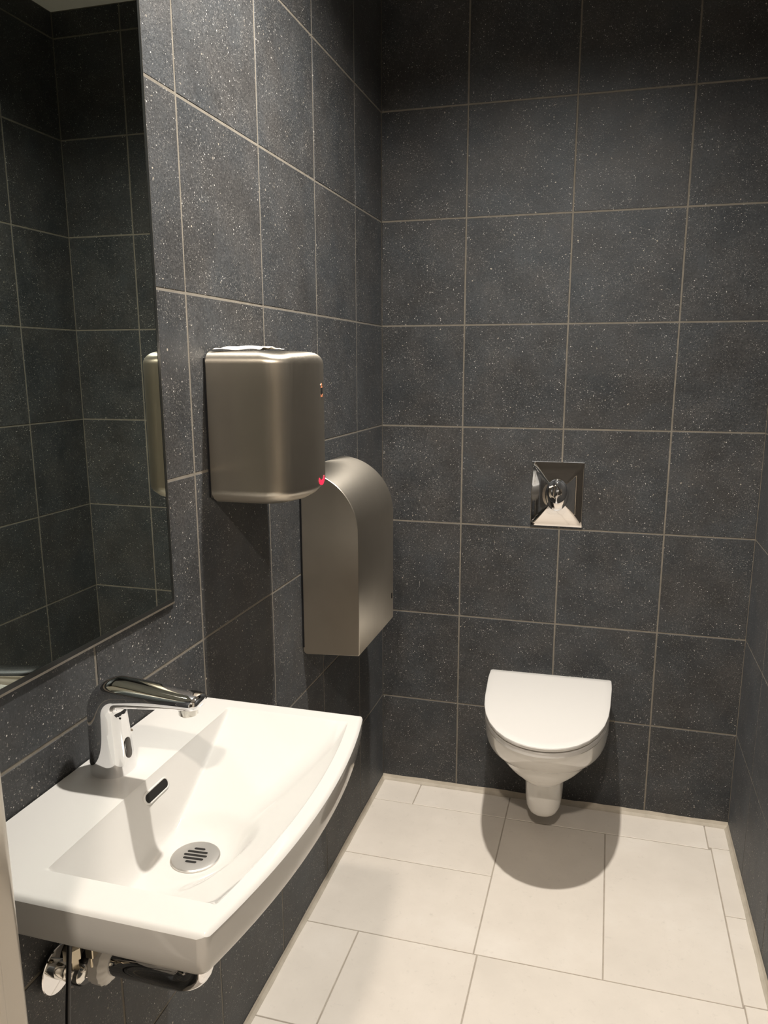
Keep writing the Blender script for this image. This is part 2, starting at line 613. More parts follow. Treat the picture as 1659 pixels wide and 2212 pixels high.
# (offset, y): a negative or zero offset is the reveal face, positive steps: first item is the leaf onto the wall, then the door stop
prof = [(-0.045, -1.8785)]
for k in range(9):                      # rounded arris of the folded sheet
    a = math.radians(90 - 90 * k / 8)
    prof.append((-0.009 + 0.009 * math.cos(a), -1.8875 + 0.009 * math.sin(a)))
prof += [(0.0, -1.905)]
for k in range(5):
    a = math.radians(90 - 90 * k / 4)
    prof.append((0.0012 + 0.0028 * math.cos(a), -1.9095 + 0.0028 * math.sin(a)))
prof += [(0.004, -1.962), (0.003, -1.9635), (0.0, -1.9640), (0.0, -2.004), (-0.003, -2.007), (-0.045, -2.007)]
bm = bmesh.new()
path = [((DX0, 0.0), (1, 0)), ((DX0, DZ), (1, -1)), ((DX1, DZ), (-1, -1)), ((DX1, 0.0), (-1, 0))]
rings = [[(px + o_ * dx, y_, pz + o_ * dz) for o_, y_ in prof] for (px, pz), (dx, dz) in path]
bridge(bm, rings, False)
frame = bm_obj('door_1', bm, FRAME, angle=30)
frame['kind'] = 'structure'
m_ = frame.modifiers.new('thickness', 'SOLIDIFY'); m_.thickness = 0.0016; m_.offset = -1.0

# anteroom around the photographer: white walls, back one darkened for chrome reflections
GREYWALL = noisy('darkened_plaster', rgb(58, 56, 53), rgb(66, 64, 61), 6.0, 0.85, 0.2)
wall_box('wall_anteroom_left', -0.9, -0.8, -4.2, EY0, -0.1, CEIL, PLASTER)
wall_box('wall_anteroom_right', 2.1, 2.2, -4.2, EY0, -0.1, CEIL, PLASTER)
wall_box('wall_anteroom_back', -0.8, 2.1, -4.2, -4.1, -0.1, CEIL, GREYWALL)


# ------------------------------------------------------------------ ceiling downlights (fixtures of the two lamps)
def downlight(loc, r, label):
    e = empty('downlight', (loc[0], loc[1], CEIL), label, 'ceiling light', None)
    bm = bmesh.new()
    rings = [[(rr * math.cos(a), rr * math.sin(a), h) for a in [2 * math.pi * i / 40 for i in range(40)]]
             for rr, h in ((r + 0.018, -0.0005), (r + 0.018, -0.004), (r + 0.014, -0.007), (r + 0.004, -0.007), (r + 0.002, -0.002))]
    bridge(bm, rings, True)
    bm_obj('trim_ring', bm, WMETAL, e, (0, 0, 0), angle=40)
    bm = bmesh.new()
    lathe(bm, [(r + 0.002, -0.003), (r + 0.002, -0.001)], 'Z', 40)
    bm_obj('diffuser', bm, LEDM, e, (0, 0, 0))
    return e


downlight(LAMP_A, 0.045, 'round white downlight in the ceiling inside the tiled toilet room')
downlight(LAMP_B, 0.05, 'round white downlight in the ceiling outside the doorway')


# ------------------------------------------------------------------ wall mirror
MY0, MY1, MZ0, MZ1 = -1.80, -1.250, 1.007, 2.06
mir = empty('wall_mirror', (0.0, (MY0 + MY1) / 2, MZ0), 'frameless rectangular mirror on the left wall above the washbasin', 'mirror')
g = box_obj('mirror_glass', MIRROR, mir, 0.0022, 0.0062, MY0, MY1, MZ0, MZ1)
e_ = 0.0032
bm = bmesh.new()
cy, cz = (MY0 + MY1) / 2, MZ0
hw = (MY1 - MY0) / 2
H = MZ1 - MZ0
outer = [(-hw - e_, -e_), (hw + e_, -e_), (hw + e_, H + e_), (-hw - e_, H + e_)]
i_ = 0.0040
inner = [(-hw + i_, i_), (hw - i_, i_), (hw - i_, H - i_), (-hw + i_, H - i_)]
rings = [[(0.0015, a, b) for a, b in outer], [(0.0060, a, b) for a, b in outer], [(0.0066, a, b) for a, b in inner], [(0.0015, a, b) for a, b in inner]]
bridge(bm, rings + [rings[0]], True)
bm_obj('dark_edge_band', bm, MEDGE, mir, (0, 0, 0))  # near-black band around the rim of the glass
b0, b1 = e_ + 0.0004, 0.0082
outer2 = [(-hw - b1, -b1), (hw + b1, -b1), (hw + b1, H + b1), (-hw - b1, H + b1)]
inner2 = [(-hw - b0, -b0), (hw + b0, -b0), (hw + b0, H + b0), (-hw - b0, H + b0)]
rings = [[(0.0004, a, b) for a, b in outer2], [(0.0030, a, b) for a, b in outer2], [(0.0048, a, b) for a, b in inner2], [(0.0004, a, b) for a, b in inner2]]
bm = bmesh.new()
bridge(bm, rings + [rings[0]], True)
bm_obj('sealant_bead', bm, BEAD, mir, (0, 0, 0))

# ------------------------------------------------------------------ washbasin
BZ = 0.842
BY0, BY1 = -1.752, -1.245
bas = empty('washbasin', (0.0, -1.4985, 0.74), 'white ceramic wall hung washbasin with bowed front below the mirror', 'washbasin')
BO = bas.location
yc = (BY0 + BY1) / 2
hwb = (BY1 - BY0) / 2


def xfront(y):
    s = (y - yc) / hwb
    return 0.331 + 0.028 * max(0.0, 1 - s * s)


def sst(t):
    t = max(0.0, min(1.0, t))
    return t * t * (3 - 2 * t)


def soft(t):                       # sharper shoulder at the rim, long run-out
    t = max(0.0, min(1.0, t))
    return 1 - (1 - t) ** 2.2 if t > 0 else 0.0


DR = (0.197, -1.540)


def smin(a, b, k=0.10):
    h = max(0.0, min(1.0, 0.5 + 0.5 * (b - a) / k))
    return b * (1 - h) + a * h - k * h * (1 - h)


def edge_back(y):
    s_ = (y - yc) / hwb
    return 0.110 + 0.003 * s_ * s_


NEAR_Y, FAR_Y = -1.706, -1.274


def bowl_raw(x, y):
    xf = xfront(y)
    tb = (x - edge_back(y)) / 0.034
    tf = (xf - 0.021 - x) / 0.130
    tfar = (FAR_Y - y) / 0.235
    tn = (y - NEAR_Y) / 0.060
    if min(tb, tf, tfar, tn) <= 0:
        return 0.0
    tf = tf ** 0.85
    h = smin(smin(tb, smin(tfar, tn, 0.12)), tf, 0.20 * min(1.0, 6 * tf))
    h = smin(max(0.0, h), 1.0, 0.30)
    return max(0.0, h)


def bowl_z(x, y):
    z = BZ - 0.082 * bowl_raw(x, y)
    d = math.hypot(x - DR[0], y - DR[1])
    if d < 0.085:
        zc = BZ - 0.082 * bowl_raw(*DR) - 0.003
        k = sst((0.085 - d) / 0.050)
        z = z * (1 - k) + min(z, zc) * k if d > 0.036 else zc
    ef = min(xfront(y) - x, y - BY0, BY1 - y)
    if ef < 0.007:
        z -= 0.004 * (1 - max(0.0, ef) / 0.007) ** 2
    return z


bm = bmesh.new()
grid = []
cr = 0.009


def edge_inset(y):                  # rounded front corners in plan
    d = min(y - BY0, BY1 - y)
    if d >= cr:
        return 0.0
    return cr - math.sqrt(max(0.0, cr * cr - (cr - d) ** 2))


def seg(a, b, n, ease=0.0):
    return [a + (b - a) * (k / n - ease * math.sin(2 * math.pi * k / n) / (2 * math.pi)) for k in range(n)]


ys = seg(BY0, NEAR_Y, 16, 0.5) + seg(NEAR_Y, FAR_Y, 176) + seg(FAR_Y, BY1, 14, 0.5) + [BY1]
NY = len(ys) - 1
NX = 24 + 92 + 12
for y in ys:
    xf = xfront(y) - edge_inset(y)
    xe = edge_back(y)
    xr = min(xfront(y) - 0.021, xf - 0.012)
    row = []
    for x in seg(0.002, xe, 24) + seg(xe, xr, 92) + seg(xr, xf, 12, 0.5) + [xf]:
        row.append(bm.verts.new((x - BO.x, y - BO.y, bowl_z(x, y) - BO.z)))
    grid.append(row)
for a, b in zip(grid, grid[1:]):
    for i in range(NX):
        bm.faces.new((a[i], a[i + 1], b[i + 1], b[i]))
# skirt: follow the outline down, slightly inwards, then underside
outline = [grid[j][NX] for j in range(NY + 1)]
loop = [grid[0][i] for i in range(NX + 1)] + [grid[j][NX] for j in range(1, NY + 1)] + [grid[NY][i] for i in range(NX - 1, -1, -1)] + [grid[j][0] for j in range(NY - 1, 0, -1)]
cxm = 0.16


def skirt(z, ins):
    out = []
    for v in loop:
        x, y = v.co.x + BO.x, v.co.y + BO.y
        s = (y - yc) / hwb
        nx = x if x < 0.01 else x - ins * min(1.0, x / 0.3)
        ny = yc + s * (hwb - ins)
        out.append(bm.verts.new((nx - BO.x, ny - BO.y, z - BO.z)))
    return out


prev = loop
for z, ins in ((0.834, 0.0000), (0.815, 0.0012), (0.797, 0.004), (0.790, 0.008), (0.788, 0.016)):
    cur = skirt(z, ins)
    n = len(cur)
    for i in range(n):
        j = (i + 1) % n
        bm.faces.new((prev[i], prev[j], cur[j], cur[i]))
    prev = cur


def under(k):                        # the hanging underside of the bowl
    out = []
    for v in prev_base:
        x, y = v.co.x + BO.x, v.co.y + BO.y
        tx, ty = 0.185, -1.50
        f = 1 - k
        nx = (x - tx) * f + tx if x > 0.01 else x + 0.02 * k
        ny = (y - ty) * f + ty
        out.append(bm.verts.new((nx - BO.x, ny - BO.y, 0.788 - 0.050 * math.sin(k * math.pi / 2 * 1.3) - BO.z)))
    return out


prev_base = prev
for k in (0.1, 0.22, 0.36, 0.55, 0.75):
    cur = under(k)
    n = len(cur)
    for i in range(n):
        j = (i + 1) % n
        bm.faces.new((prev[i], prev[j], cur[j], cur[i]))
    prev = cur
bm.faces.new(prev)
bm_obj('basin_body', bm, CERAMIC, bas, (0, 0, 0), angle=38)

# overflow slot on the back slope
oy, ox = -1.500, 0.1185
oz = bowl_z(ox, oy)
dzdx = (bowl_z(ox + 0.004, oy) - bowl_z(ox - 0.004, oy)) / 0.008
ux = Vector((0, 1, 0))
uz = Vector((1, 0, dzdx)).normalized()
un_ = ux.cross(uz); un_ = un_ if un_.x > 0 else -un_


def slot(bm, c, u, v, nrm, hw_, hh, d0, d1):
    st = stadium(hw_, hh)
    rings = [[c + u * a + v * b + nrm * d for a, b in st] for d in (d0, d1)]
    bridge(bm, rings, True, True, True)


cO = Vector((ox, oy, oz)) - BO
bm = bmesh.new(); slot(bm, cO, ux, uz, un_, 0.026, 0.0062, -0.006, 0.0012)
ov = bm_obj('overflow_slot', bm, HOLE_SHADE, bas)
ov['label'] = 'dark overflow slot'
st1, st0 = stadium(0.0285, 0.0085), stadium(0.0258, 0.0060)
rings = [[cO + ux * a + uz * b + un_ * -0.004 for a, b in st1], [cO + ux * a + uz * b + un_ * 0.0012 for a, b in st1],
         [cO + ux * a + uz * b + un_ * 0.0020 for a, b in [((p[0] + q[0]) / 2, (p[1] + q[1]) / 2) for p, q in zip(st1, st0)]],
         [cO + ux * a + uz * b + un_ * 0.0012 for a, b in st0], [cO + ux * a + uz * b + un_ * -0.004 for a, b in st0]]
bm = bmesh.new(); bridge(bm, rings, True)
bm_obj('overflow_rim', bm, CERAMIC, bas, smooth=True)

# waste grid
dz = bowl_z(*DR) + 0.0015
wst = empty('drain_grate', (DR[0], DR[1], dz), None, None)
wst.parent = bas
wst.location = Vector((DR[0], DR[1], dz)) - BO
bpy.data.objects.remove(wst)
bm = bmesh.new()
cD = Vector((DR[0], DR[1], dz)) - BO
lathe(bm, [(0.0315, -0.004), (0.0315, 0.0006), (0.0300, 0.0018), (0.026, 0.0022), (0.012, 0.0022), (0.001, 0.0022)], 'Z', 48, cD)
dg = bm_obj('drain_grate', bm, STAINLESS, bas, angle=30)
dg['label'] = 'round chrome waste grate with five slots'
bm = bmesh.new()
ang = math.radians(4)
u = Vector((math.cos(ang), math.sin(ang), 0)); v = Vector((-math.sin(ang), math.cos(ang), 0))
for k, hl in ((-2, 0.0075), (-1, 0.0138), (0, 0.0158), (1, 0.0138), (2, 0.0075)):
    slot(bm, cD + v * (k * 0.0068) + Vector((0, 0, 0.0024)), u, v, Vector((0, 0, 1)), hl, 0.0019, -0.0006, 0.0001)
ds = bm_obj('drain_slots', bm, HOLE_SHADE, dg)
ds['kind'] = 'stuff'

# ------------------------------------------------------------------ tap
FX, FY = 0.050, -1.495
tap = empty('tap', (FX, FY, BZ), 'chrome sensor tap with bent spout on the washbasin deck', 'tap')


def tap_body():
    bm = bmesh.new()
    n = 40
    # spine in x-z (local), each with half thickness across the spine and half width along y
    sp = [(0.000, 0.0000, 0.0285, 0.0285), (0.000, 0.004, 0.0290, 0.0290), (-0.0005, 0.020, 0.0280, 0.0280), (-0.0015, 0.045, 0.0268, 0.0266), (-0.0025, 0.065, 0.0258, 0.0256),
          (-0.003, 0.080, 0.0252, 0.0248)]
    pts = [(Vector((x, 0, z)), t, w, Vector((0, 0, 1))) for x, z, t, w in sp]
    # bend
    c0 = Vector((0.0245, 0, 0.086))
    for k in range(1, 10):
        a = math.radians(86 * k / 9)
        r = 0.0275
        p = c0 + Vector((-r * math.cos(a), 0, r * math.sin(a) * 1.05))
        d = Vector((math.sin(a), 0, math.cos(a)))
        pts.append((p, 0.0252 - 0.0040 * k / 9, 0.0248 - 0.0012 * k / 9, d))
    end = pts[-1][0]
    d = Vector((math.cos(math.radians(4)), 0, math.sin(math.radians(-2))))
    for s, th, w in ((0.018, 0.0190, 0.0232), (0.045, 0.0160, 0.0226), (0.070, 0.0134, 0.0218), (0.092, 0.0114, 0.0210), (0.104, 0.0110, 0.0206), (0.112, 0.0104, 0.0196), (0.1165, 0.0088, 0.0175), (0.1195, 0.0062, 0.0135), (0.1205, 0.0020, 0.006)):
        # the flat upper side keeps falling gently while the arm gets thinner from below
        pts.append((end + d * s + Vector((0, 0, (0.0212 - th) * 0.35)), th, w, d))
    rings = []
    for p, th, w, t in pts:
        nrm = Vector((-t.z, 0, t.x)).normalized()
        ring = []
        for i in range(n):
            a = 2 * math.pi * i / n
            ca, sa = math.cos(a), math.sin(a)
            e = 0.88
            ring.append(p + nrm * (th * math.copysign(abs(ca) ** e, ca)) + Vector((0, 1, 0)) * (w * math.copysign(abs(sa) ** e, sa)))
        rings.append(ring)
    bridge(bm, rings, True, True, True)
    return bm, end, d


bm, tend, td = tap_body()
bm_obj('tap_body', bm, CHROME, tap, (0, 0, 0), angle=50)
ap = tend + td * 0.099
bm = bmesh.new()
lathe(bm, [(0.0118, -0.0155), (0.0125, -0.0145), (0.0125, -0.004), (0.0125, 0.002)], 'Z', 28, (ap.x, 0, ap.z))
bm_obj('aerator', bm, DCHROME, tap, angle=40)
bm = bmesh.new()
def tap_skin(y, z):
    """x of the tap body's front skin"""
    sp = ((0.0, 0.0285, 0.0), (0.004, 0.0290, 0.0), (0.020, 0.0280, -0.0005), (0.045, 0.0267, -0.0015), (0.065, 0.0257, -0.0025), (0.095, 0.0250, -0.003))
    for (z0, r0, c0), (z1, r1, c1) in zip(sp, sp[1:]):
        if z <= z1:
            k = (z - z0) / (z1 - z0)
            r, c_ = r0 + (r1 - r0) * k, c0 + (c1 - c0) * k
            q = min(1.0, abs(y) / r)
            return c_ + r * (1 - q ** (2 / 0.88)) ** (0.88 / 2)
    return 0.022


rings = []
for dd, sc in ((-0.003, 1.0), (0.0006, 1.0), (0.0009, 0.85)):
    rings.append([(tap_skin(a * sc, 0.035 + b * sc) + dd, a * sc, 0.035 + b * sc) for a, b in stadium(0.0068, 0.0145)])
bridge(bm, rings, True, True, True)
bm_obj('sensor_window', bm, SENSOR, tap, angle=40)
bm = bmesh.new()
xs = tap_skin(-0.007, 0.080)
lathe(bm, [(0.0014, -0.002), (0.0014, 0.0006)], 'X', 12, (xs, -0.007, 0.080))
bm_obj('indicator_hole', bm, HOLE_SHADE, tap)
bm = bmesh.new()
lathe(bm, [(0.0055, 0.015), (0.0060, 0.026), (0.0052, 0.031), (0.003, 0.033)], 'Y', 20, (0.004, 0, 0.030))
lv = bm_obj('mixing_lever', bm, CHROME, tap, angle=40)
lv['label'] = 'small mixing knob'
bm = bmesh.new()
tube(bm, [(0.004, 0.028, 0.033), (0.012, 0.029, 0.045)], [0.0036, 0.0028], 12)
bm_obj('lever_pin', bm, CHROME, lv)

# ------------------------------------------------------------------ plumbing below the basin
trap = empty('drain_trap', (0.004, -1.54, 0.574), 'chrome drain pipe with white nut under the washbasin', 'drain pipe')


def TL(p):
    return Vector(p) - trap.location


bm = bmesh.new()
pts = [TL((0.197, -1.54, 0.742)), TL((0.197, -1.54, 0.62))]
for k in range(1, 9):
    a = math.radians(90 * k / 8)
    pts.append(TL((0.197 - 0.036 * (1 - math.cos(a)), -1.54, 0.611 - 0.036 * math.sin(a))))
pts.append(TL((0.050, -1.54, 0.575)))
tube(bm, pts, 0.0175, 24)
bm_obj('waste_pipe', bm, CHROME, trap, angle=40)
bm = bmesh.new()
rings = []
for h, base in ((0.036, 0.0255), (0.038, 0.0300), (0.054, 0.0305), (0.058, 0.0270), (0.062, 0.0205)):
    rings.append([(h - 0.004, (base + 0.0007 * math.cos(16 * a)) * math.cos(a), (base + 0.0007 * math.cos(16 * a)) * math.sin(a)) for a in [2 * math.pi * i / 64 for i in range(64)]])
bridge(bm, rings, True, True, True)
nut = bm_obj('white_nut', bm, PLASTIC, trap, angle=40)
nut['label'] = 'white plastic nut'
bm = bmesh.new()
tube(bm, [(0.004, 0.006, -0.016), (0.014, 0.005, -0.0135), (0.024, 0.002, -0.005), (0.032, 0.0, -0.001), (0.038, 0, 0)], [0.0195, 0.0195, 0.0200, 0.0205, 0.0205], 32)
bm_obj('rubber_sleeve', bm, BLACK, trap, angle=40)
bm = bmesh.new()
lathe(bm, [(0.0200, 0.0125), (0.0216, 0.0135), (0.0216, 0.0165), (0.0200, 0.0175)], 'X', 32, (0, 0.0045, -0.011))
bm_obj('clamp_ring', bm, DCHROME, trap, angle=40)
bm = bmesh.new()
lathe(bm, [(0.029, -0.0030), (0.029, 0.005), (0.027, 0.008), (0.021, 0.009)], 'X', 40, (0, 0.008, -0.021))
bm_obj('wall_collar', bm, BLACK, trap, angle=40)

valve = empty('angle_valve', (0.0, -1.588, 0.592), 'chrome angle valve with round wall plate under the washbasin', 'valve')
bm = bmesh.new()
lathe(bm, [(0.012, 0.0006), (0.0315, 0.0075), (0.0325, 0.0095), (0.0315, 0.0105), (0.012, 0.0112)], 'X', 48)
bm_obj('wall_plate', bm, CHROME, valve, angle=30)
bm = bmesh.new()
lathe(bm, [(0.0105, 0.009), (0.0125, 0.012), (0.0125, 0.026), (0.0105, 0.028), (0.0105, 0.036), (0.012, 0.038), (0.012, 0.046), (0.008, 0.049)], 'X', 28)
bm_obj('valve_body', bm, DCHROME, valve, angle=40)
bm = bmesh.new()
lathe(bm, [(0.0085, 0.010), (0.0085, 0.022), (0.0125, 0.024), (0.0125, 0.040), (0.009, 0.043)], 'Z', 6, (0.034, 0.0, 0))
bm_obj('union_nut', bm, BRASS, valve)
bm = bmesh.new()
tube(bm, [(0.034, 0, 0.043), (0.036, 0.006, 0.09), (0.044, 0.03, 0.14), (0.050, 0.06, 0.175)], 0.0052, 12)
bm_obj('supply_hose', bm, DCHROME, valve, angle=50)
bm = bmesh.new()
box(bm, 0.050, 0.062, 0.004, 0.016, 0.022, 0.046)
box(bm, 0.054, 0.058, 0.006, 0.010, 0.006, 0.023)
bmesh.ops.bevel(bm, geom=bm.edges[:], offset=0.0012, segments=1, affect='EDGES')
bm_obj('filter_fitting', bm, BRASS, valve)

bm = bmesh.new()
tube(bm, [(0.062, -1.6120, 0.785), (0.060, -1.6150, 0.72), (0.056, -1.6180, 0.66), (0.053, -1.6215, 0.615), (0.051, -1.6255, 0.57), (0.048, -1.6300, 0.50), (0.043, -1.6360, 0.36), (0.036, -1.6410, 0.16), (0.034, -1.6460, 0.06), (0.040, -1.6510, 0.012), (0.060, -1.6660, 0.005), (0.10, -1.7060, 0.0045), (0.12, -1.7560, 0.0045)], 0.0033, 12)
tag(bm_obj('cable', bm, BLACK, smooth=True), 'black power cable hanging down from under the washbasin', 'cable')

# ------------------------------------------------------------------ hand dryer
HY0, HY1, HZ0, HZ1, HD = -1.102, -0.882, 1.142, 1.4105, 0.162
dry = empty('hand_dryer', (0.0, (HY0 + HY1) / 2, HZ0), 'brushed steel hand dryer with red light beside the mirror', 'hand dryer')
hh = (HY1 - HY0) / 2


def dryer_ring(z, s):
    """plan outline at height z, shrunk by s: wall side square, front corners round, face gently bowed"""
    r = 0.044
    x1 = HD - s
    h = hh - s
    pts = [(0.0030, -h)]
    # flared side towards the front
    m = 8
    for k in range(m + 1):
        a = math.radians(-90 + 80 * k / m)
        pts.append((x1 - 0.010 - r + r * math.cos(a) * 1.0, -h + r + r * math.sin(a)))
    nb = 10
    pa, pb = pts[-1], (pts[-1][0], -pts[-1][1])
    for k in range(1, nb):
        t = k / nb
        y = pa[1] + (pb[1] - pa[1]) * t
        pts.append((pa[0] + 0.010 * math.sin(math.pi * t), y))
    for k in range(m + 1):
        a = math.radians(10 + 80 * k / m)
        pts.append((x1 - 0.010 - r + r * math.cos(a), h - r + r * math.sin(a)))
    pts.append((0.0030, h))
    return [(x, y, z) for x, y in pts]


HH = HZ1 - HZ0
rings = [dryer_ring(0.006, 0.036), dryer_ring(0.0, 0.030), dryer_ring(0.0010, 0.022), dryer_ring(0.0075, 0.0105), dryer_ring(0.0165, 0.0028), dryer_ring(0.0225, 0.0005), dryer_ring(0.027, 0.0)]
rings += [dryer_ring(0.027 + (HH - 0.049) * k / 6, 0.0) for k in range(1, 7)]
for k in range(1, 8):
    a = math.radians(90 * k / 7)
    rings.append(dryer_ring(HH - 0.022 + 0.022 * math.sin(a), 0.022 * (1 - math.cos(a))))
bm = bmesh.new()
bridge(bm, rings, True, True, True)
bm_obj('dryer_cover', bm, STEEL_V, dry, (0, 0, 0), angle=50)
bm = bmesh.new()
box(bm, 0.0004, 0.0035, -hh - 0.0010, hh + 0.0010, 0.012, HH - 0.012)
bm_obj('shade_gap_plate', bm, BLACK, dry)  # black plate edge paints the dark gap between cover and wall


def face_x(y):
    pts = dryer_ring(0, 0.0)
    for (xa, ya, _), (xb, yb, _) in zip(pts, pts[1:]):
        if ya <= y <= yb and yb > ya:
            return xa + (xb - xa) * (y - ya) / (yb - ya)
    return HD


def patch(name, outline, m, parent, dx=0.0007):
    """thin raised shape following the dryer's front; outline in (y, z)"""
    bm = bmesh.new()
    rings = [[(face_x(y) + d, y, z) for y, z in outline] for d in (-0.002, dx)]
    bridge(bm, rings, True, True, True)
    return bm_obj(name, bm, m, parent)


py, pz = 0.050, 0.197
K = 0.56


def pp(*yz):
    return [(py + a, pz + b * K) for a, b in yz]


pic = patch('pictogram_panel', pp(*stadium(0.0095, 0.027)), STEEL_V, dry, 0.0003)
pic['label'] = 'small pictogram of hands and drying air'
patch('printed_bar', pp((-0.0075, 0.002), (-0.0075, -0.008), (0, -0.0165), (0.0075, -0.008), (0.0075, 0.002)), BLACK, pic, 0.0006)
patch('printed_bar', pp((-0.0075, 0.0085), (-0.0075, 0.0040), (0.0075, 0.0040), (0.0075, 0.0085)), BLACK, pic, 0.0006)
patch('printed_drop', pp((0, 0.0255), (-0.0046, 0.0190), (-0.0034, 0.0165), (0.0034, 0.0165), (0.0046, 0.0190)), ORANGE, pic, 0.0006)
patch('printed_cup', pp((-0.0068, 0.0150), (-0.0068, 0.0100), (0.0068, 0.0100), (0.0068, 0.0150), (0.0034, 0.0150), (0, 0.0118), (-0.0034, 0.0150)), ORANGE, pic, 0.0006)
patch('printed_arrow', pp((-0.0080, -0.0105), (-0.0080, -0.0205), (0.0080, -0.0205), (0.0080, -0.0105), (0, -0.0178)), ORANGE, pic, 0.0006)
sm = []
for k in range(13):
    a = math.radians(205 + 130 * k / 12)
    sm.append((0.040 + 0.0260 * math.cos(a), 0.036 + 0.0165 * math.sin(a)))
for k in range(12, -1, -1):
    a = math.radians(205 + 130 * k / 12)
    sm.append((0.040 + 0.0225 * math.cos(a), 0.0405 + 0.0120 * math.sin(a)))
rl = patch('indicator_light', sm, RED, dry, 0.0010)
rl['label'] = 'glowing red crescent light'

# paper towel left on top of the dryer
bm = bmesh.new()
NXp, NYp = 14, 26
gr = []
for j in range(NYp + 1):
    row = []
    for i in range(NXp + 1):
        u, v = i / NXp, j / NYp
        x = 0.012 + 0.080 * u
        y = -1.085 + 0.118 * v + 0.010 * (u - 0.5)
        lift = 0.0012 + 0.0070 * math.sin(math.pi * min(1, max(0, v * 0.9 + 0.05))) * (0.75 + 0.25 * math.sin(3 * u)) + 0.0012 * math.sin(21 * v + 9 * u)
        if v > 0.9:
            lift += 0.004 * (v - 0.9) / 0.1
        row.append(bm.verts.new((x, y, HZ1 + lift)))
    gr.append(row)
for a, b in zip(gr, gr[1:]):
    for i in range(NXp):
        bm.faces.new((a[i], a[i + 1], b[i + 1], b[i]))
pt = bm_obj('paper_towel', bm, PAPER, smooth=True)
m_ = pt.modifiers.new('thickness', 'SOLIDIFY'); m_.thickness = 0.0008; m_.offset = 1.0
tag(pt, 'crumpled white paper towel lying on top of the hand dryer', 'paper towel')

# ------------------------------------------------------------------ toilet paper dispenser
PY0, PY1 = -0.686, -0.386
tp = empty('toilet_paper_dispenser', (0.0, (PY0 + PY1) / 2, 0.70), 'brushed steel jumbo toilet paper dispenser with rounded top on left wall', 'dispenser')
PD, PB, PT, PR = 0.143, 0.703, 1.150, 0.143


def tp_prof(ins=0.0):
    out = []
    R_ = PR - ins
    r = 0.010
    b = PB + ins
    out.append((0.0015, b + 0.012))
    for k in range(5):
        a = math.radians(180 + 90 * k / 4)
        out.append((0.0015 + r + r * math.cos(a), b + r + r * math.sin(a)))
    out.append((PD - ins - 0.002, b + 0.008))
    out.append((PD - ins, b + 0.011))
    m = 22
    for k in range(m + 1):
        a = math.radians(90 * k / m)
        out.append((PD - PR + 0.0 + R_ * math.cos(a), PT - PR + R_ * math.sin(a)))
    out[-1] = (0.0015, PT - ins)
    return out


bm = bmesh.new()
h_ = (PY1 - PY0) / 2
rings = [[(x, yy, z - 0.70) for x, z in tp_prof(i_)] for yy, i_ in ((-h_, 0.0012), (-h_ + 0.0010, 0.0002), (-h_ + 0.0018, 0.0), (h_ - 0.0018, 0.0), (h_ - 0.001, 0.0002), (h_, 0.0012))]
bridge(bm, rings, True, True, True)
bm_obj('dispenser_cover', bm, STEEL_H, tp, (0, 0, 0), angle=35)
bm = bmesh.new()
box(bm, 0.0004, 0.0045, -h_ - 0.0016, h_ + 0.0012, 0.02, PT - 0.70 - 0.010)
bm_obj('shade_gap_plate', bm, BLACK, tp)  # black strip stands in for the shadow behind the dispenser cover
bm = bmesh.new()
slot(bm, Vector((PD, h_ - 0.016, 0.078)), Vector((0, 0, 1)), Vector((0, 1, 0)), Vector((1, 0, 0)), 0.008, 0.0040, -0.002, 0.0006)
lk = bm_obj('lock_hole', bm, HOLE_SHADE, tp)
lk['label'] = 'small dark lock hole'

# ------------------------------------------------------------------ flush plate
PXc, PZc, PW, PH_ = 0.5445, 1.0085, 0.0765, 0.0975
fl = empty('flush_plate', (PXc, 0.0, PZc), 'chrome flush plate with oval button on the wall above the toilet', 'flush plate')
bm = bmesh.new()
prof_f = [(1.0, 0.0005), (1.0, 0.0095), (0.992, 0.0105), (0.978, 0.0108)]
prof_f = [(1.0, 0.0005), (1.0, 0.0045), (0.992, 0.0055), (0.975, 0.0058)]
prof_f += [(0.975 - 0.775 * k / 16, 0.0058 + 0.0025 * k / 16 + 0.0095 * (k / 16) ** 2.2) for k in range(1, 17)]
rings = []
for s, d in prof_f:
    o_ = [(-1, -1), (0, -1), (1, -1), (1, 0), (1, 1), (0, 1), (-1, 1), (-1, 0)]
    pts = []
    for (a0, b0_), (a1, b1_) in zip(o_, o_[1:] + o_[:1]):
        for q in range(6):
            t = q / 6
            aa, bb = a0 + (a1 - a0) * t, b0_ + (b1_ - b0_) * t
            # keep the sides straight outside, rounder towards the middle
            k = max(0.0, min(1.0, (0.6 - s) / 0.5))
            rad = math.hypot(aa, bb)
            aa2, bb2 = aa / rad, bb / rad
            pts.append((s * PW * (aa * (1 - k) + aa2 * k), -d, s * PH_ * (bb * (1 - k) + bb2 * k)))
    rings.append(pts)
bridge(bm, rings, True, True, True)
bm_obj('plate_body', bm, CHROME, fl, (0, 0, 0), angle=35)


def oval_dome(bm, a0, b0, z0, z1, hh_, clip=None, n=48, m=9, off=(0, 0)):
    rings = [[(off[0] + a0 * math.cos(t), -z0, off[1] + b0 * math.sin(t)) for t in [2 * math.pi * i / n for i in range(n)]]]
    for k in range(m):
        f = k / m * 0.97
        s = math.sqrt(max(0.0, 1 - f * f))
        rings.append([(off[0] + a0 * s * math.cos(t), -(z1 + hh_ * f), off[1] + b0 * s * math.sin(t)) for t in [2 * math.pi * i / n for i in range(n)]])
    bridge(bm, rings, True, True, True)


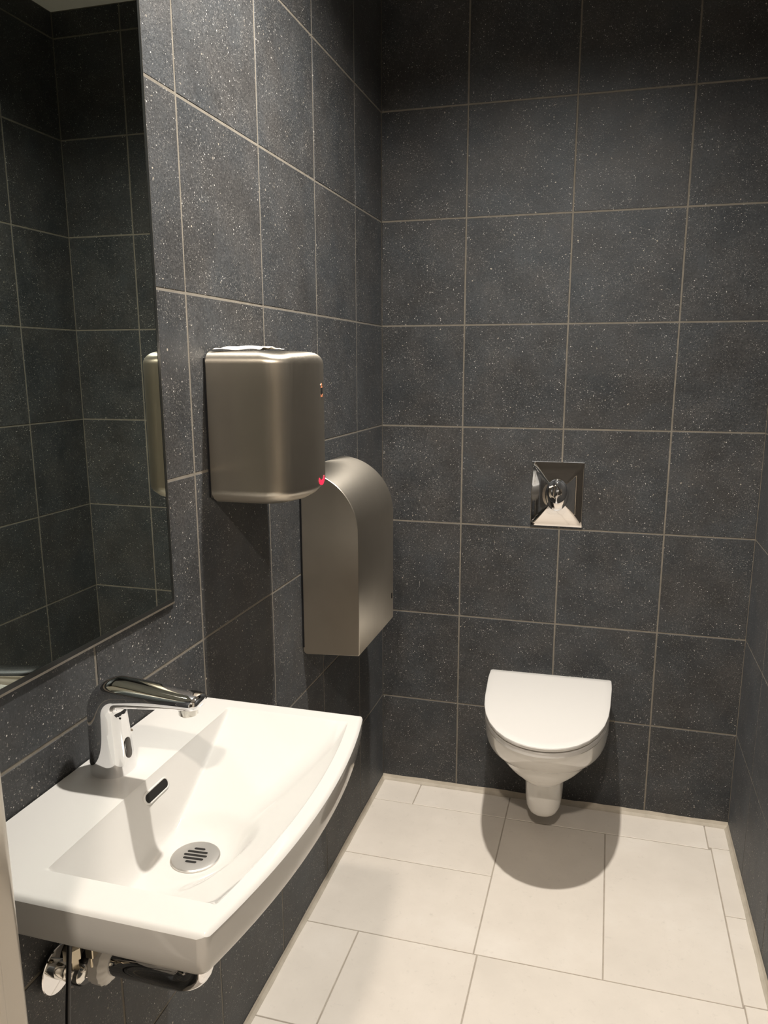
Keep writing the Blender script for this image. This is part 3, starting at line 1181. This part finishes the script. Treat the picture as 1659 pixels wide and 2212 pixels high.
bm = bmesh.new(); oval_dome(bm, 0.0340, 0.0480, 0.004, 0.0135, 0.0055)
sb = bm_obj('small_button', bm, CHROME, fl, angle=40)
sb['label'] = 'lower crescent half of the oval button'
bm = bmesh.new(); oval_dome(bm, 0.0300, 0.0360, 0.006, 0.0165, 0.0085, off=(0.0, 0.0105))
# a raised rib down the middle
bmesh.ops.recalc_face_normals(bm, faces=bm.faces)
for v in bm.verts:
    if v.co.y < -0.017:
        v.co.y -= 0.006 * math.exp(-(v.co.x / 0.009) ** 2)
bb_ = bm_obj('large_button', bm, CHROME, fl, angle=50)
bb_['label'] = 'ribbed upper half of the oval button'

# ------------------------------------------------------------------ toilet
TXC = 0.549
wc = empty('toilet', (TXC, 0.0, 0.069), 'white wall hung toilet with closed flat lid on the back wall', 'toilet')
wc.rotation_euler = (0, 0, math.radians(1.4))
Z0 = 0.069


DTAB = [(0.0, 1.0), (0.14, 0.995), (0.27, 0.975), (0.42, 0.953), (0.545, 0.920), (0.66, 0.860), (0.76, 0.774), (0.85, 0.652), (0.92, 0.505), (0.965, 0.352), (0.99, 0.192), (0.998, 0.09), (1.0, 0.0)]


def dtab(t):
    for (a0, w0), (a1, w1) in zip(DTAB, DTAB[1:]):
        if t <= a1:
            return w0 + (w1 - w0) * (t - a0) / (a1 - a0)
    return 0.0


def dshape(hw_, yb, yf, n=30, p=2.25, rc=0.006):
    """D outline seen from above: square at the back (yb), round at the front (yf), sides drawing in as on the photographed lid"""
    side = []
    for k in range(n + 1):
        t = math.sin(math.pi / 2 * k / n) ** 0.9
        w = dtab(t)
        if p == 2.4:                      # bowl: blunter
            w = max(0.0, 1 - t ** 3.6) ** 0.42
        elif p == 2.6:                    # foot: nearly square front
            w = max(0.0, 1 - t ** 7.0) ** 0.40
        side.append((hw_ * w, yb + (yf - yb) * t))
    side[0] = (hw_ - 0.001, yb - 0.0035)
    side.insert(0, (hw_ - 0.0045, yb))
    return side[:-1] + [(0.0, yf)] + [(-x, y) for x, y in side[:-1][::-1]]


def d_loft(name, layers, m, parent, angle=35, **kw):
    bm = bmesh.new()
    rings = [[(x, y, z - Z0) for x, y in dshape(hw_, yb, yf, p=p)] for z, hw_, yb, yf, p in layers]
    bridge(bm, rings, True, True, True)
    return bm_obj(name, bm, m, parent, (0, 0, 0), angle=angle)


P0 = 2.25
d_loft('lid', [(0.4475, 0.1765, -0.062, -0.531, P0), (0.4485, 0.1805, -0.060, -0.535, P0), (0.4560, 0.1820, -0.059, -0.537, P0), (0.4585, 0.1812, -0.060, -0.536, P0),
               (0.4600, 0.1785, -0.062, -0.533, P0), (0.4603, 0.16, -0.08, -0.51, P0)], PLASTIC, wc)
d_loft('seat', [(0.4285, 0.1755, -0.070, -0.528, P0), (0.4300, 0.1790, -0.066, -0.5325, P0), (0.4400, 0.1795, -0.066, -0.533, P0), (0.4425, 0.1780, -0.068, -0.531, P0), (0.4430, 0.16, -0.08, -0.51, P0)], PLASTIC, wc)
d_loft('seat_buffers', [(0.4425, 0.150, -0.075, -0.515, P0), (0.4480, 0.150, -0.075, -0.515, P0)], PLASTIC, wc)
for sx in (-1, 1):
    bm = bmesh.new()
    lathe(bm, [(0.017, 0.418 - Z0), (0.017, 0.450 - Z0), (0.015, 0.453 - Z0)], 'Z', 20, (sx * 0.078, -0.045, 0))
    bm_obj('hinge', bm, CHROME, wc, angle=40)
BOWL = [(0.4270, 0.165, -0.500), (0.4268, 0.1765, -0.5110), (0.4240, 0.1785, -0.5135), (0.400, 0.1790, -0.4990), (0.375, 0.1790, -0.4770), (0.356, 0.1775, -0.4570), (0.343, 0.1735, -0.4420), (0.334, 0.1665, -0.4310),
        (0.3300, 0.1570, -0.4215), (0.3250, 0.1540, -0.4170), (0.306, 0.1430, -0.4050), (0.289, 0.1290, -0.3930), (0.277, 0.1170, -0.3820), (0.2745, 0.1100, -0.3745), (0.2700, 0.1080, -0.3715),
        (0.257, 0.0960, -0.3600), (0.247, 0.0840, -0.3490), (0.243, 0.0710, -0.3370)]
d_loft('bowl', [(z, w, -0.002, yf, 2.4) for z, w, yf in BOWL], WCCERAMIC, wc, angle=24)
FOOT = [(0.262, 0.0600, -0.262), (0.225, 0.0590, -0.256), (0.170, 0.0575, -0.249), (0.125, 0.0560, -0.243), (0.100, 0.0535, -0.238), (0.086, 0.0485, -0.231), (0.0765, 0.0400, -0.220), (0.0715, 0.0290, -0.205), (0.069, 0.016, -0.17)]
d_loft('trap_foot', [(z, w, -0.002, yf, 2.6) for z, w, yf in FOOT], WCCERAMIC, wc, angle=40)
